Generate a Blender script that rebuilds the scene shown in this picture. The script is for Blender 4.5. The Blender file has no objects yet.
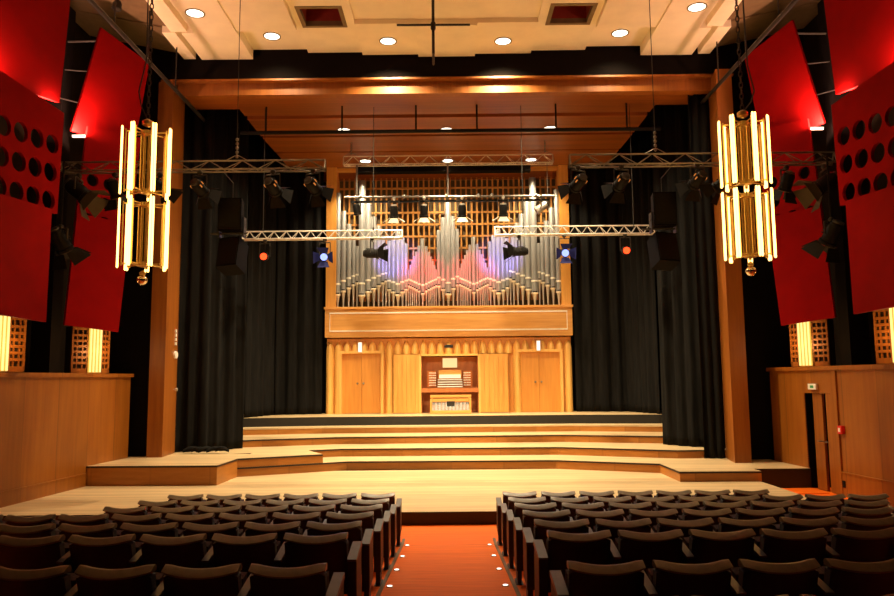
import bpy, bmesh, math, random
from mathutils import Vector, Matrix
random.seed(4)
PI = math.pi
S = bpy.context.scene
COL = S.collection

# ------------------------------------------------------------------ camera
F, HOR, ROLL = 745.0, 379.0, .0095
EYE = Vector((0, 0, 2.14))
pitch = math.atan((HOR - 298) / F); yaw = -2 / F
FWD = Vector((math.sin(yaw)*math.cos(pitch), math.cos(yaw)*math.cos(pitch), math.sin(pitch)))
_R = Vector((math.cos(yaw), -math.sin(yaw), 0)); _U = _R.cross(FWD)
RGT = _R*math.cos(ROLL) - _U*math.sin(ROLL); UPV = _U*math.cos(ROLL) + _R*math.sin(ROLL)
cam_d = bpy.data.cameras.new('camera'); cam = bpy.data.objects.new('camera', cam_d); COL.objects.link(cam)
cam_d.sensor_width = 36; cam_d.lens = F/894*36; cam_d.clip_end = 200
cam.matrix_world = Matrix(((RGT.x, UPV.x, -FWD.x, EYE.x), (RGT.y, UPV.y, -FWD.y, EYE.y), (RGT.z, UPV.z, -FWD.z, EYE.z), (0, 0, 0, 1)))
S.camera = cam

# ------------------------------------------------------------------ world, exposure
W = bpy.data.worlds.new('world'); S.world = W; W.use_nodes = True
W.node_tree.nodes['Background'].inputs[0].default_value = (1, .7, .45, 1)
W.node_tree.nodes['Background'].inputs[1].default_value = .006
S.view_settings.view_transform = 'Standard'; S.view_settings.look = 'None'
S.view_settings.exposure = 0; S.view_settings.gamma = 1; S.view_settings.use_curve_mapping = False
WARM = (1, .80, .50); AMBER = (1, .55, .2)
# lamp powers (watts)
P_HALL_MID, P_HALL, P_HALL_SIDE, P_STAGE, P_STAGE_BACK, P_TRUSS, P_RED = 3500, 600, 70, 1450, 850, 1100, 120

def ray(x, y): return FWD + RGT*((x-447)/F) - UPV*((y-298)/F)
def atY(x, y, Y): v = ray(x, y); return EYE + v*((Y-EYE.y)/v.y)
def atZ(x, y, Z): v = ray(x, y); return EYE + v*((Z-EYE.z)/v.z)

# ------------------------------------------------------------------ materials
def new_mat(name):
    m = bpy.data.materials.new(name); m.use_nodes = True
    return m, m.node_tree.nodes, m.node_tree.links, m.node_tree.nodes['Principled BSDF']
def plain(name, col, rough=.5, metal=0, var=.12, scale=6, bump=0, spec=.5, stretch=(1, 1, 1)):
    m, n, l, b = new_mat(name)
    tc = n.new('ShaderNodeTexCoord'); mp = n.new('ShaderNodeMapping'); mp.inputs['Scale'].default_value = stretch
    nz = n.new('ShaderNodeTexNoise'); nz.inputs['Scale'].default_value = scale; nz.inputs['Detail'].default_value = 4
    cr = n.new('ShaderNodeValToRGB')
    cr.color_ramp.elements[0].position = .3; cr.color_ramp.elements[1].position = .7
    cr.color_ramp.elements[0].color = tuple(c*(1-var) for c in col) + (1,)
    cr.color_ramp.elements[1].color = tuple(min(1, c*(1+var)) for c in col) + (1,)
    l.new(tc.outputs['Object'], mp.inputs[0]); l.new(mp.outputs[0], nz.inputs['Vector'])
    l.new(nz.outputs['Fac'], cr.inputs[0]); l.new(cr.outputs[0], b.inputs['Base Color'])
    b.inputs['Roughness'].default_value = rough; b.inputs['Metallic'].default_value = metal
    b.inputs['Specular IOR Level'].default_value = spec
    if bump:
        bp = n.new('ShaderNodeBump'); bp.inputs['Strength'].default_value = bump; bp.inputs['Distance'].default_value = .02
        l.new(nz.outputs['Fac'], bp.inputs['Height']); l.new(bp.outputs[0], b.inputs['Normal'])
    return m
def wood(name, a, c, stretch, plank=None, rough=.45, seam=.75):
    """grain stretched along one axis; plank=(axis, width) adds board seams and board-to-board tone"""
    m, n, l, b = new_mat(name)
    tc = n.new('ShaderNodeTexCoord'); mp = n.new('ShaderNodeMapping'); mp.inputs['Scale'].default_value = stretch
    nz = n.new('ShaderNodeTexNoise'); nz.inputs['Scale'].default_value = 1; nz.inputs['Detail'].default_value = 6; nz.inputs['Roughness'].default_value = .6
    cr = n.new('ShaderNodeValToRGB'); cr.color_ramp.elements[0].position = .3; cr.color_ramp.elements[1].position = .72
    cr.color_ramp.elements[0].color = a + (1,); cr.color_ramp.elements[1].color = c + (1,)
    l.new(tc.outputs['Object'], mp.inputs[0]); l.new(mp.outputs[0], nz.inputs['Vector']); l.new(nz.outputs['Fac'], cr.inputs[0])
    out = cr.outputs[0]
    if plank:
        ax, w = plank
        sp = n.new('ShaderNodeSeparateXYZ'); l.new(tc.outputs['Object'], sp.inputs[0])
        dv = n.new('ShaderNodeMath'); dv.operation = 'DIVIDE'; dv.inputs[1].default_value = w; l.new(sp.outputs['XYZ'.index(ax)], dv.inputs[0])
        fl = n.new('ShaderNodeMath'); fl.operation = 'FLOOR'; l.new(dv.outputs[0], fl.inputs[0])
        wn = n.new('ShaderNodeTexWhiteNoise'); wn.noise_dimensions = '1D'; l.new(fl.outputs[0], wn.inputs['W'])
        mr = n.new('ShaderNodeMapRange'); mr.inputs['To Min'].default_value = .82; mr.inputs['To Max'].default_value = 1.1; l.new(wn.outputs['Value'], mr.inputs['Value'])
        fr = n.new('ShaderNodeMath'); fr.operation = 'FRACT'; l.new(dv.outputs[0], fr.inputs[0])
        gt = n.new('ShaderNodeMath'); gt.operation = 'LESS_THAN'; gt.inputs[1].default_value = .03; l.new(fr.outputs[0], gt.inputs[0])
        sm = n.new('ShaderNodeMapRange'); sm.inputs['To Min'].default_value = 1; sm.inputs['To Max'].default_value = seam; l.new(gt.outputs[0], sm.inputs['Value'])
        mu = n.new('ShaderNodeMath'); mu.operation = 'MULTIPLY'; l.new(mr.outputs[0], mu.inputs[0]); l.new(sm.outputs[0], mu.inputs[1])
        vm = n.new('ShaderNodeVectorMath'); vm.operation = 'SCALE'; l.new(out, vm.inputs[0]); l.new(mu.outputs[0], vm.inputs['Scale'])
        out = vm.outputs[0]
    l.new(out, b.inputs['Base Color']); b.inputs['Roughness'].default_value = rough
    return m
def emit(name, col, s):
    m, n, l, b = new_mat(name)
    b.inputs['Base Color'].default_value = (.02, .018, .015, 1)
    tc = n.new('ShaderNodeTexCoord'); nz = n.new('ShaderNodeTexNoise'); nz.inputs['Scale'].default_value = 3
    mr = n.new('ShaderNodeMapRange'); mr.inputs['To Min'].default_value = s*.92; mr.inputs['To Max'].default_value = s*1.08
    l.new(tc.outputs['Object'], nz.inputs['Vector']); l.new(nz.outputs['Fac'], mr.inputs['Value']); l.new(mr.outputs[0], b.inputs['Emission Strength'])
    b.inputs['Emission Color'].default_value = col + (1,)
    return m
M = {}
M['wall_wood'] = wood('wall_wood', (.26, .074, .005), (.35, .115, .009), (9, 9, .7), ('Y', 1.05))
M['frame_wood'] = wood('frame_wood', (.24, .066, .005), (.35, .112, .010), (10, 10, .6))
M['soffit_wood'] = wood('soffit_wood', (.20, .050, .004), (.29, .080, .008), (.5, 9, 9), ('Y', .31), .4)
M['organ_wood'] = wood('organ_wood', (.66, .29, .05), (.82, .41, .09), (12, 12, .8))
M['organ_wood_h'] = wood('organ_wood_h', (.66, .30, .065), (.82, .42, .11), (.8, 12, 12))
M['lattice_wood'] = wood('lattice_wood', (.44, .19, .04), (.58, .28, .07), (8, 8, 2))
M['step_wood'] = wood('step_wood', (.42, .155, .022), (.54, .22, .04), (2, 2, 14), ('X', 1.25), .45, .9)
M['floor_maple'] = wood('floor_maple', (.57, .40, .20), (.71, .53, .30), (.8, 9, 5), ('Y', .14), .4, .88)
M['niche_wood'] = wood('niche_wood', (.42, .13, .03), (.55, .18, .045), (8, 8, 1))
M['red_floor'] = plain('red_floor', (.97, .16, .008), .55, 0, .14, 3, stretch=(.6, 6, 1), spec=.12)
M['nosing'] = plain('nosing', (.03, .018, .012), .5)
M['black_front'] = plain('black_front', (.018, .016, .014), .45)
M['black_wall'] = plain('black_wall', (.006, .004, .003), .95, spec=.1)
M['shaded_soffit'] = plain('shaded_soffit', (.16, .10, .04), .85)  # darker brown paints the slope's shade onto the side ceiling
M['door_wood'] = wood('door_wood', (.56, .22, .032), (.70, .31, .055), (12, 12, .8))
M['brown_wall'] = plain('brown_wall', (.016, .010, .005), .9, spec=.1)
M['ceiling'] = plain('ceiling_plaster', (.94, .84, .58), .8, 0, .05, 2)
M['red_panel'] = plain('red_panel', (.24, .002, .002), .65, 0, .08, 2, spec=.04)
M['curtain'] = plain('curtain_velvet', (.0105, .010, .0093), .88, 0, .3, 14, .2, .06, stretch=(1, 1, .1))
M['chair_body'] = plain('chair_body', (.022, .016, .024), .5, 0, .25, 12)
M['chair_rail'] = plain('chair_rail', (.21, .155, .095), .36, 0, .2, 14)
M['chair_arm'] = plain('chair_arm', (.10, .075, .07), .4, 0, .15, 12)
M['cushion'] = plain('cushion', (.05, .012, .022), .85, 0, .3, 40, .3)
M['steel'] = plain('steel', (.24, .22, .19), .38, .7, .1, 20)
M['pale_flap'] = plain('pale_flap', (.5, .46, .36), .4, .4)
M['dark_steel'] = plain('dark_steel', (.03, .025, .02), .45, .3, .2, 12)
M['black_metal'] = plain('black_metal', (.007, .006, .005), .55, 0, .2, 20, spec=.12)
M['flap'] = plain('flap_metal', (.012, .010, .007), .6, 0, .2, 12, spec=.1)
M['brass'] = plain('brass', (.80, .55, .18), .28, .9, .1, 10)
M['steel_bright'] = plain('steel_bright', (.72, .69, .62), .34, .7, .1, 20)
M['lip'] = plain('pipe_lip', (.92, .88, .78), .35, 0, .05, 9)
M['pale_wood'] = wood('pale_wood', (.74, .40, .09), (.88, .52, .15), (12, 12, .8))
M['tin'] = plain('tin', (.34, .34, .335), .4, .35, .1, 5, stretch=(6, 6, .4))
M['tin_foot'] = plain('tin_foot', (.60, .58, .54), .34, .5, .08, 5)
M['mouth'] = plain('mouth_gold', (.85, .70, .42), .35, .4, .1, 9)
M['dark_gap'] = plain('dark_gap', (.02, .012, .008), .8)
M['hatch'] = plain('hatch_red', (.30, .03, .012), .8)
M['hatch_rim'] = plain('hatch_rim', (.20, .14, .06), .6)
M['trim_brown'] = plain('trim_brown', (.16, .08, .025), .5)
M['back_brown'] = plain('back_brown', (.10, .07, .035), .8)
M['tan_flap'] = plain('tan_flap', (.09, .075, .05), .55, spec=.2)
M['white'] = plain('white_paint', (.85, .83, .78), .4, 0, .04)
M['ivory'] = plain('ivory_keys', (.80, .78, .70), .35, 0, .05)
M['black_keys'] = plain('black_keys', (.02, .02, .02), .35)
M['fire_red'] = plain('fire_red', (.7, .02, .02), .4)
M['green'] = plain('sign_green', (.02, .30, .10), .5)
M['speaker'] = plain('speaker_black', (.006, .005, .0045), .75, 0, .2, 30, spec=.05)
M['frost'] = plain('speaker_foam', (.42, .40, .30), .8, 0, .3, 22, .4)
M['cable'] = plain('cable', (.03, .025, .02), .6)
M['crystal'] = plain('crystal', (.75, .62, .42), .12, .9, .1, 8)
M['tube'] = emit('lit_tube', (1, .55, .14), 5.6)
M['sconce'] = emit('sconce_tube', (1, .70, .22), 1.5)
M['lamp_disc'] = emit('lamp_disc', (1, .93, .75), 4)
M['desk_glow'] = emit('desk_glow', (1, .72, .30), 1.1)
M['exit_light'] = emit('exit_light', (1, .95, .80), 1.4)
M['strip_light'] = emit('strip_light', (1, .85, .65), 1.2)
M['red_lens'] = emit('red_lens', (1, .045, .008), 4)
M['blue_lens'] = emit('blue_lens', (.24, .32, 1), 2.2)
M['amber_lens'] = emit('amber_lens', (1, .30, .05), .10)
M['vent_glow'] = emit('vent_glow', (1, .30, .05), .55)
M['blue_lit_flap'] = plain('blue_lit_flap', (.012, .014, .07), .55, spec=.1)  # blue lamplight on the flaps is put into their colour
M['led'] = emit('floor_led', (1, .92, .8), 2.5)

# ------------------------------------------------------------------ mesh helpers
OFF = {}
class MB:
    def __init__(s): s.v = []; s.f = []; s.mi = []; s.cur = 0
    def add(s, vs, fs):
        o = len(s.v); s.v += [Vector(p) for p in vs]
        for f in fs: s.f.append([i+o for i in f]); s.mi.append(s.cur)
        return s
    def box(s, x0, x1, y0, y1, z0, z1):
        return s.add([(x0,y0,z0),(x1,y0,z0),(x1,y1,z0),(x0,y1,z0),(x0,y0,z1),(x1,y0,z1),(x1,y1,z1),(x0,y1,z1)],
                     [(3,2,1,0),(4,5,6,7),(0,1,5,4),(1,2,6,5),(2,3,7,6),(3,0,4,7)])
    def obox(s, c, sx, sy, sz, mat):
        c = Vector(c); m = mat
        vs = [c + m @ Vector((a*sx/2, b*sy/2, d*sz/2)) for d in (-1, 1) for a, b in ((-1,-1),(1,-1),(1,1),(-1,1))]
        return s.add(vs, [(3,2,1,0),(4,5,6,7),(0,1,5,4),(1,2,6,5),(2,3,7,6),(3,0,4,7)])
    def bar(s, p, q, r, n=8, r2=None):
        p, q = Vector(p), Vector(q); d = (q-p).normalized(); r2 = r if r2 is None else r2
        a = d.orthogonal().normalized(); b = d.cross(a)
        vs = []
        for c, rr in ((p, r), (q, r2)):
            for i in range(n): t = 2*PI*i/n; vs.append(c + (a*math.cos(t) + b*math.sin(t))*rr)
        fs = [(i, (i+1) % n, n+(i+1) % n, n+i) for i in range(n)] + [tuple(range(n-1, -1, -1)), tuple(range(n, 2*n))]
        return s.add(vs, fs)
    def tube(s, pts, r, n=6):
        for a, b in zip(pts[:-1], pts[1:]): s.bar(a, b, r, n)
        return s
    def prism(s, poly, z0, z1):
        n = len(poly)
        vs = [(x, y, z0) for x, y in poly] + [(x, y, z1) for x, y in poly]
        return s.add(vs, [(i, (i+1) % n, n+(i+1) % n, n+i) for i in range(n)] + [tuple(range(n-1, -1, -1)), tuple(range(n, 2*n))])
    def loft(s, rings, close=True, caps=True):
        n = len(rings[0]); vs = [p for r in rings for p in r]; fs = []
        for k in range(len(rings)-1):
            for i in range(n if close else n-1):
                j = (i+1) % n; fs.append((k*n+i, k*n+j, (k+1)*n+j, (k+1)*n+i))
        if caps: fs += [tuple(range(n-1, -1, -1)), tuple(range((len(rings)-1)*n, len(rings)*n))]
        return s.add(vs, fs)
    def ring(s, prof, c, axis=(0, 0, 1), n=14):
        return s.lathe(list(prof) + [prof[0]], c, axis, n, False)
    def lathe(s, prof, c, axis=(0, 0, 1), n=14, caps=True):
        """prof: (radius, distance along axis)"""
        c = Vector(c); d = Vector(axis).normalized(); a = d.orthogonal().normalized(); b = d.cross(a)
        return s.loft([[c + d*h + (a*math.cos(2*PI*i/n) + b*math.sin(2*PI*i/n))*max(r, 1e-4) for i in range(n)] for r, h in prof], True, caps)
    def build(s, name, mat, parent=None, smooth=40, loc=None):
        me = bpy.data.meshes.new(name)
        o = bpy.data.objects.new(name, me); COL.objects.link(o)
        off = Vector((0, 0, 0))
        if parent is not None: o.parent = parent; off = OFF[parent.name]
        elif loc is not None: off = Vector(loc); o.location = off
        OFF[o.name] = off
        me.from_pydata([tuple(p - off) for p in s.v], [], s.f)
        mats = mat if isinstance(mat, (list, tuple)) else [mat]
        for m in mats: me.materials.append(M[m])
        me.polygons.foreach_set('material_index', s.mi)
        bm = bmesh.new(); bm.from_mesh(me); bmesh.ops.recalc_face_normals(bm, faces=bm.faces); bm.to_mesh(me); bm.free()
        if smooth:
            me.polygons.foreach_set('use_smooth', [True]*len(me.polygons)); me.set_sharp_from_angle(angle=math.radians(smooth))
        me.update()
        return o
def tag(o, label, cat, group=None, kind=None):
    if label: o['label'] = label
    if cat: o['category'] = cat
    if group: o['group'] = group
    if kind: o['kind'] = kind
    return o
def thing(name, label, cat, loc, group=None):
    o = bpy.data.objects.new(name, None); o.location = loc; COL.objects.link(o); OFF[o.name] = Vector(loc)
    o.empty_display_size = .1
    return tag(o, label, cat, group)
def struct(o, label=None): o['kind'] = 'structure'; (label and o.__setitem__('label', label)); return o
def lamp(kind, loc, power, col, parent=None, aim=None, cone=60, blend=.5, radius=.08, name='lamp'):
    d = bpy.data.lights.new(name, kind); d.energy = power; d.color = col; d.shadow_soft_size = radius
    o = bpy.data.objects.new(name, d); COL.objects.link(o)
    loc = Vector(loc)
    if kind == 'SPOT': d.spot_size = math.radians(cone); d.spot_blend = blend
    if aim is not None: o.rotation_euler = (Vector(aim)-loc).to_track_quat('-Z', 'Y').to_euler()
    if parent is not None: o.parent = parent; loc = loc - OFF[parent.name]
    o.location = loc
    return o

# ================================================================== SETTING
FZ = -.206
def floor_z(Y):
    if Y >= 10.9: return FZ
    if Y >= 5.9: return FZ + .0865*(10.9-Y)
    return FZ + .0865*5.0
def wallx(Y): return 7.83 - .083*(Y-12.8)
m = MB()
ys = [1.5, 5.9, 10.9, 17.6]
m.loft([[(-9.2, y, floor_z(y)-.3), (9.2, y, floor_z(y)-.3), (9.2, y, floor_z(y)), (-9.2, y, floor_z(y))] for y in ys])
struct(m.build('floor', 'red_floor', smooth=0))
# side walls: panelled wood below, dark recess above
for sg, nm in ((-1, 'left'), (1, 'right')):
    m = MB(); T = .25
    def seg(y0, y1, z0, z1):
        a, b = wallx(y0), wallx(y1)
        m.prism([(sg*a, y0), (sg*b, y1), (sg*(b+T), y1), (sg*(a+T), y0)], z0, z1)
    if sg < 0: seg(2, 17.45, -.5, 2.25)
    else:
        seg(2, 15.13, -.5, 2.25); seg(15.13, 16.06, 1.775, 2.25); seg(16.06, 17.45, -.5, 2.25)
    struct(m.build('wall_' + nm, 'wall_wood', smooth=0))
    m = MB(); a, b = wallx(2)-.05, wallx(17.5)-.05
    m.prism([(sg*a, 2), (sg*b, 17.5), (sg*(b+1.3), 17.5), (sg*(a+1.3), 2)], 2.25, 2.33)
    struct(m.build('trim_1' if sg < 0 else 'trim_2', 'wall_wood', smooth=0))
    m = MB(); a, b = wallx(2)-.022, wallx(15.7 if sg < 0 else 14.9)-.022; y1 = 15.74 if sg < 0 else 14.9
    m.prism([(sg*a, 2), (sg*b, y1), (sg*(b+.03), y1), (sg*(a+.03), 2)], -.5, .24)
    m.prism([(sg*(a-.012), 2), (sg*(b-.012), y1), (sg*(b+.03), y1), (sg*(a+.03), 2)], .24, .27)
    struct(m.build('baseboard_' + nm, 'wall_wood', smooth=0))
    m = MB(); m.box(sg*8.75, sg*9.0, 2, 17.7, 2.2, 10.9)
    struct(m.build('wall_upper_' + nm, 'brown_wall', smooth=0))
    # black post and pale strip standing in the recess behind the acoustic panels
    m = MB(); m.box(sg*8.1, sg*8.5, 15.1, 15.5, 2.3, 10.2)
    struct(m.build('trim_3' if sg < 0 else 'trim_4', 'black_wall', smooth=0))
    # black end wall between side wall and proscenium
    m = MB(); m.box(sg*7.03, sg*9.0, 17.75, 17.95, -.4, 10.9)
    struct(m.build('wall_end_' + nm, 'black_wall', smooth=0))
# vertical groove strip on the right wall
m = MB(); a = wallx(14.9)
m.box(a-.03, a+.02, 14.86, 14.97, -.2, 2.22)
struct(m.build('trim_5', 'wall_wood', smooth=0))

# hall ceiling: stepped plaster strips
m = MB()
ZT = 10.9
Y0c, Yc, Y1c = 6.0, 15.85, 17.45
hole = (atZ(294, 6, 10.1).x, atZ(342, 8, 10.1).x, 15.16, 16.12)   # left hatch
hx0, hx1, hy0, hy1 = 2.24, 3.25, 15.16, 16.12
for sg in (-1, 1):
    def st(x0, x1, y0, y1, z): m.box(min(sg*x0, sg*x1), max(sg*x0, sg*x1), y0, y1, z, ZT)
    st(0, .69, Yc, Y1c, 9.97); st(0, .69, Y0c, Yc, 10.13)
    st(.69, 2.05, Yc, Y1c, 10.03); st(.69, 2.05, Y0c, Yc, 10.14)
    st(2.05, 3.38, hy1, Y1c, 10.10); st(2.05, 3.38, Y0c, hy0, 10.10); st(2.05, hx0, hy0, hy1, 10.10); st(hx1, 3.38, hy0, hy1, 10.10)
    st(3.38, 4.73, 16.05, Y1c, 10.19); st(3.38, 4.73, Y0c, 16.05, 9.98)
    st(4.73, 5.98, 16.05, Y1c, 9.95); st(4.73, 5.70, Y0c, 16.05, 9.95)
    st(5.98, 6.13, 16.05, Y1c, 10.3); st(5.70, 5.86, Y0c, 16.05, 10.4)
    st(6.13, 6.42, 16.05, Y1c, 9.97); st(5.86, 6.22, Y0c, 16.05, 9.99)
m2 = m; m = m3 = MB()
struct(m2.build('ceiling', 'ceiling', smooth=0))
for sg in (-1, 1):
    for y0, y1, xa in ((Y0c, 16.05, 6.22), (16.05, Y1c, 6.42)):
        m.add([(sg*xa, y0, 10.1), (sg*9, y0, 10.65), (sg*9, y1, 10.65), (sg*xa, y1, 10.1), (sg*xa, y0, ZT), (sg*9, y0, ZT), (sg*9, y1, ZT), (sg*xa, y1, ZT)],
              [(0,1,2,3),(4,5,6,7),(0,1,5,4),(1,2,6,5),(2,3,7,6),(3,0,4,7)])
struct(m3.build('ceiling_side', 'shaded_soffit', smooth=0))
# black band above the proscenium
m = MB(); m.box(-9, 9, 17.5, 17.7, 9.47, 10.9); struct(m.build('wall_proscenium', 'black_wall', smooth=0))

# proscenium frame: header and two posts
m = MB()
m.box(-6.98, 6.98, 17.47, 17.898, 9.42, 9.468); m.box(-6.62, 6.5, 17.64, 17.898, 9.12, 9.42)
struct(m.build('trim_6', 'frame_wood', smooth=0))
m = MB(); m.prism([(-7.02, 17.46), (-6.66, 17.46), (-6.77, 18.56), (-7.02, 18.56)], .4, 9.41)
struct(m.build('trim_7', 'frame_wood', smooth=0))
m = MB(); m.prism([(6.39, 17.06), (6.76, 17.05), (6.80, 18.06), (6.56, 18.06)], .2, 9.41)
struct(m.build('trim_8', 'frame_wood', smooth=0))

# stage floor and steps
def platform(name, poly, z0, z1, front, top='floor_maple', nose=None):
    """front = number of leading polygon vertices that make the visible front edge"""
    m = MB(); n = len(poly)
    m.add([(x, y, z1) for x, y in poly], [tuple(range(n))])
    m.cur = 1
    for i in range(n):
        j = (i+1) % n; (xa, ya), (xb, yb) = poly[i], poly[j]
        m.add([(xa, ya, z0), (xb, yb, z0), (xb, yb, z1), (xa, ya, z1)], [(0, 1, 2, 3)])
    m.cur = 2
    for i in range(front-1):
        (xa, ya), (xb, yb) = poly[i], poly[i+1]
        d = Vector((xb-xa, yb-ya, 0)).normalized(); nn = Vector((d.y, -d.x, 0))*.012
        m.add([(xa, ya, z1-.038), (xb, yb, z1-.038), (xb, yb, z1-.002), (xa, ya, z1-.002),
               (xa+nn.x, ya+nn.y, z1-.038), (xb+nn.x, yb+nn.y, z1-.038), (xb+nn.x, yb+nn.y, z1-.002), (xa+nn.x, ya+nn.y, z1-.002)],
              [(4,5,6,7),(0,1,5,4),(3,2,6,7),(0,4,7,3),(1,5,6,2)])
    return struct(m.build(name, [top, front_mat, nose or 'nosing'], smooth=0))
front_mat = 'black_front'
platform('floor_apron', [(-7.9, 12.39), (6.33, 12.39), (6.33, 16.2), (6.33, 18), (-7.6, 18)], FZ, 0, 0)
front_mat = 'step_wood'
platform('floor_step_lowest', [(-4.80, 17.03), (-2.48, 18.12), (2.5, 18.0), (4.70, 17.05), (4.70, 15.60), (6.36, 15.57), (6.36, 17.8), (7.5, 17.8), (7.5, 19.6), (-7.5, 19.6), (-7.5, 17.03)], 0, .205, 6)
front_mat = 'black_front'
platform('floor_side_landing', [(6.362, 15.97), (7.56, 15.97), (7.47, 17.79), (6.362, 17.79)], FZ, .203, 0)
front_mat = 'step_wood'
platform('floor_step_second', [(-7.5, 18.1), (-5.4, 18.1), (-2.8, 19.27), (2.75, 19.22), (5.42, 18.09), (6.35, 18.12), (8, 18.12), (8, 21), (-7.5, 21)], .2, .40, 6)
platform('floor_step_third', [(-7.5, 19.3), (-5.5, 19.88), (-3.14, 20.62), (3.12, 20.70), (5.65, 19.92), (6.9, 19.55), (7.9, 22), (-7.5, 22)], .39, .592, 6)
platform('floor_step_fourth', [(-7.0, 21.4), (-6.04, 21.65), (-3.7, 22.1), (3.6, 22.06), (6.0, 21.4), (6.8, 21.2), (6.8, 23), (-7, 23)], .58, .775, 6, nose='floor_maple')
front_mat = 'black_front'
platform('floor_stage', [(-6.3, 22.38), (-3.72, 22.72), (3.72, 22.70), (6.15, 22.30), (7.5, 22.3), (7.5, 25.4), (-7.5, 25.4), (-7.5, 22.38)], .77, 1.035, 0)
front_mat = 'step_wood'
# raised side platform on the left (one level higher) and the block lying over the lowest step
platform('floor_side_platform', [(-7.62, 15.78), (-4.84, 15.70), (-4.79, 17.03), (-4.80, 18.09), (-7.5, 18.09)], 0, .405, 3)
a0, a1 = Vector((-4.79, 17.035)), Vector((-3.02, 17.866))
t = thing('riser_block', 'flat wooden riser block with slanted end lying over the lowest step, left of centre', 'stage riser', (-4, 17.8, .205))
m = MB(); m.prism([(-4.79, 17.045), (-3.02, 17.876), (-3.56, 18.90), (-4.79, 18.34)], .206, .405); m.build('deck', 'floor_maple', t, 0)
m = MB(); m.prism([(-4.788, 17.037), (-3.012, 17.872), (-3.02, 17.882), (-4.79, 17.047)], .206, .365); m.build('fascia', 'step_wood', t, 0)
m = MB(); m.prism([(-4.788, 17.025), (-3.012, 17.860), (-3.02, 17.882), (-4.79, 17.047)], .366, .402); m.build('nosing', 'nosing', t, 0)

# stage house: wood soffit, black side and back walls
m = MB()
def sof(x, y0, y1, z0, z1):
    m.add([(-x, y0, z0), (x, y0, z0), (x, y1, z1), (-x, y1, z1), (-x, y0, z0+.3), (x, y0, z0+.3), (x, y1, z1+.3), (-x, y1, z1+.3)],
          [(0,1,2,3),(4,5,6,7),(0,1,5,4),(1,2,6,5),(2,3,7,6),(3,0,4,7)])
sof(6.6, 17.9, 18.65, 9.14, 9.14); sof(5.38, 18.65, 19.15, 9.14, 9.14); sof(5.38, 19.15, 19.4, 9.26, 9.26); sof(5.38, 19.4, 20.85, 9.14, 9.16)
sof(5.38, 20.85, 21.05, 9.3, 9.3); sof(5.38, 21.05, 22.6, 9.17, 9.22); sof(5.38, 22.6, 22.75, 9.36, 9.36); sof(5.38, 22.75, 25.0, 9.24, 9.30)
struct(m.build('ceiling_stage', 'soffit_wood', smooth=0))
m = MB(); m.box(-8.2, 8.2, 25.3, 25.5, 0, 11); m.box(-8.2, -8.0, 17.9, 25.4, 0, 11); m.box(8.0, 8.2, 17.9, 25.4, 0, 11); m.box(-8.2, 8.2, 17.9, 25.4, 10.8, 11)
struct(m.build('wall_back', 'black_wall', smooth=0))
m = MB(); m.box(-5.3, 5.3, 25.0, 25.2, 8.95, 9.6); struct(m.build('trim_9', 'soffit_wood', smooth=0))

# door in the right wall, leaves ajar, dark lobby behind
m = MB(); m.box(7.72, 8.9, 14.95, 15.05, -.25, 2.0); m.box(7.575, 8.9, 16.035, 16.30, -.25, 2.0); m.box(8.8, 8.9, 15.0, 16.3, -.25, 2.0); m.box(7.9, 8.9, 15.0, 16.3, 1.8, 2.0)  # black liner over the far jamb paints the shade of the door recess
struct(m.build('wall_lobby', 'black_wall', smooth=0))
def dleaf(y0, y1, dx):
    a, b = wallx(y0)+dx, wallx(y1)+dx
    q = MB(); q.prism([(a, y0), (b, y1), (b+.05, y1), (a+.05, y0)], FZ+.01, 1.77); return q
d1 = struct(dleaf(15.47, 15.80, .03).build('door_1', 'wall_wood', smooth=0)); d2 = struct(dleaf(15.135, 15.32, .02).build('door_2', 'wall_wood', smooth=0))
for dd, yy in ((d1, 15.50), (d2, 15.30)):
    m = MB(); x = wallx(yy)+.0; m.bar((x+.03, yy, .80), (x-.05, yy, .80), .012); m.bar((x-.05, yy, .80), (x-.05, yy+(.09 if dd is d1 else -.09), .80), .012)
    m.build('door_handle', 'steel', dd)
t = tag(MB().prism([(wallx(15.66)-.05, 15.5), (wallx(15.66)-.01, 15.5), (wallx(15.66)-.01, 15.84), (wallx(15.66)-.05, 15.84)], 1.85, 1.97).build('exit_sign', 'white', smooth=0, loc=(wallx(15.6), 15.66, 1.9)),
        'small white emergency exit sign with green mark above the side door', 'sign')
x = wallx(15.66)-.055
MB().box(x, x+.006, 15.60, 15.74, 1.885, 1.935).build('green_mark', 'green', t, 0)
t = tag(MB().box(7.60, 7.67, 14.70, 14.85, 1.0, 1.16).build('fire_alarm_box', 'fire_red', smooth=0, loc=(7.64, 14.78, 1.08)), 'red fire alarm box on the wood wall beside the side door', 'alarm')
MB().box(7.592, 7.602, 14.74, 14.81, 1.04, 1.12).build('call_button', 'white', t, 0)
t = tag(MB().box(7.63, 7.67, 14.76, 14.85, -.03, .10).build('wall_socket', 'black_metal', smooth=0, loc=(7.65, 14.8, .03)), 'small dark socket low on the wood wall near the side door', 'socket')
tag(MB().box(6.7, 7.55, 15.2, 15.95, FZ, FZ+.012).build('doormat', 'red_floor', smooth=0, loc=(7.1, 15.6, FZ)), 'orange-red mat on the floor before the side door', 'mat')

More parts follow.
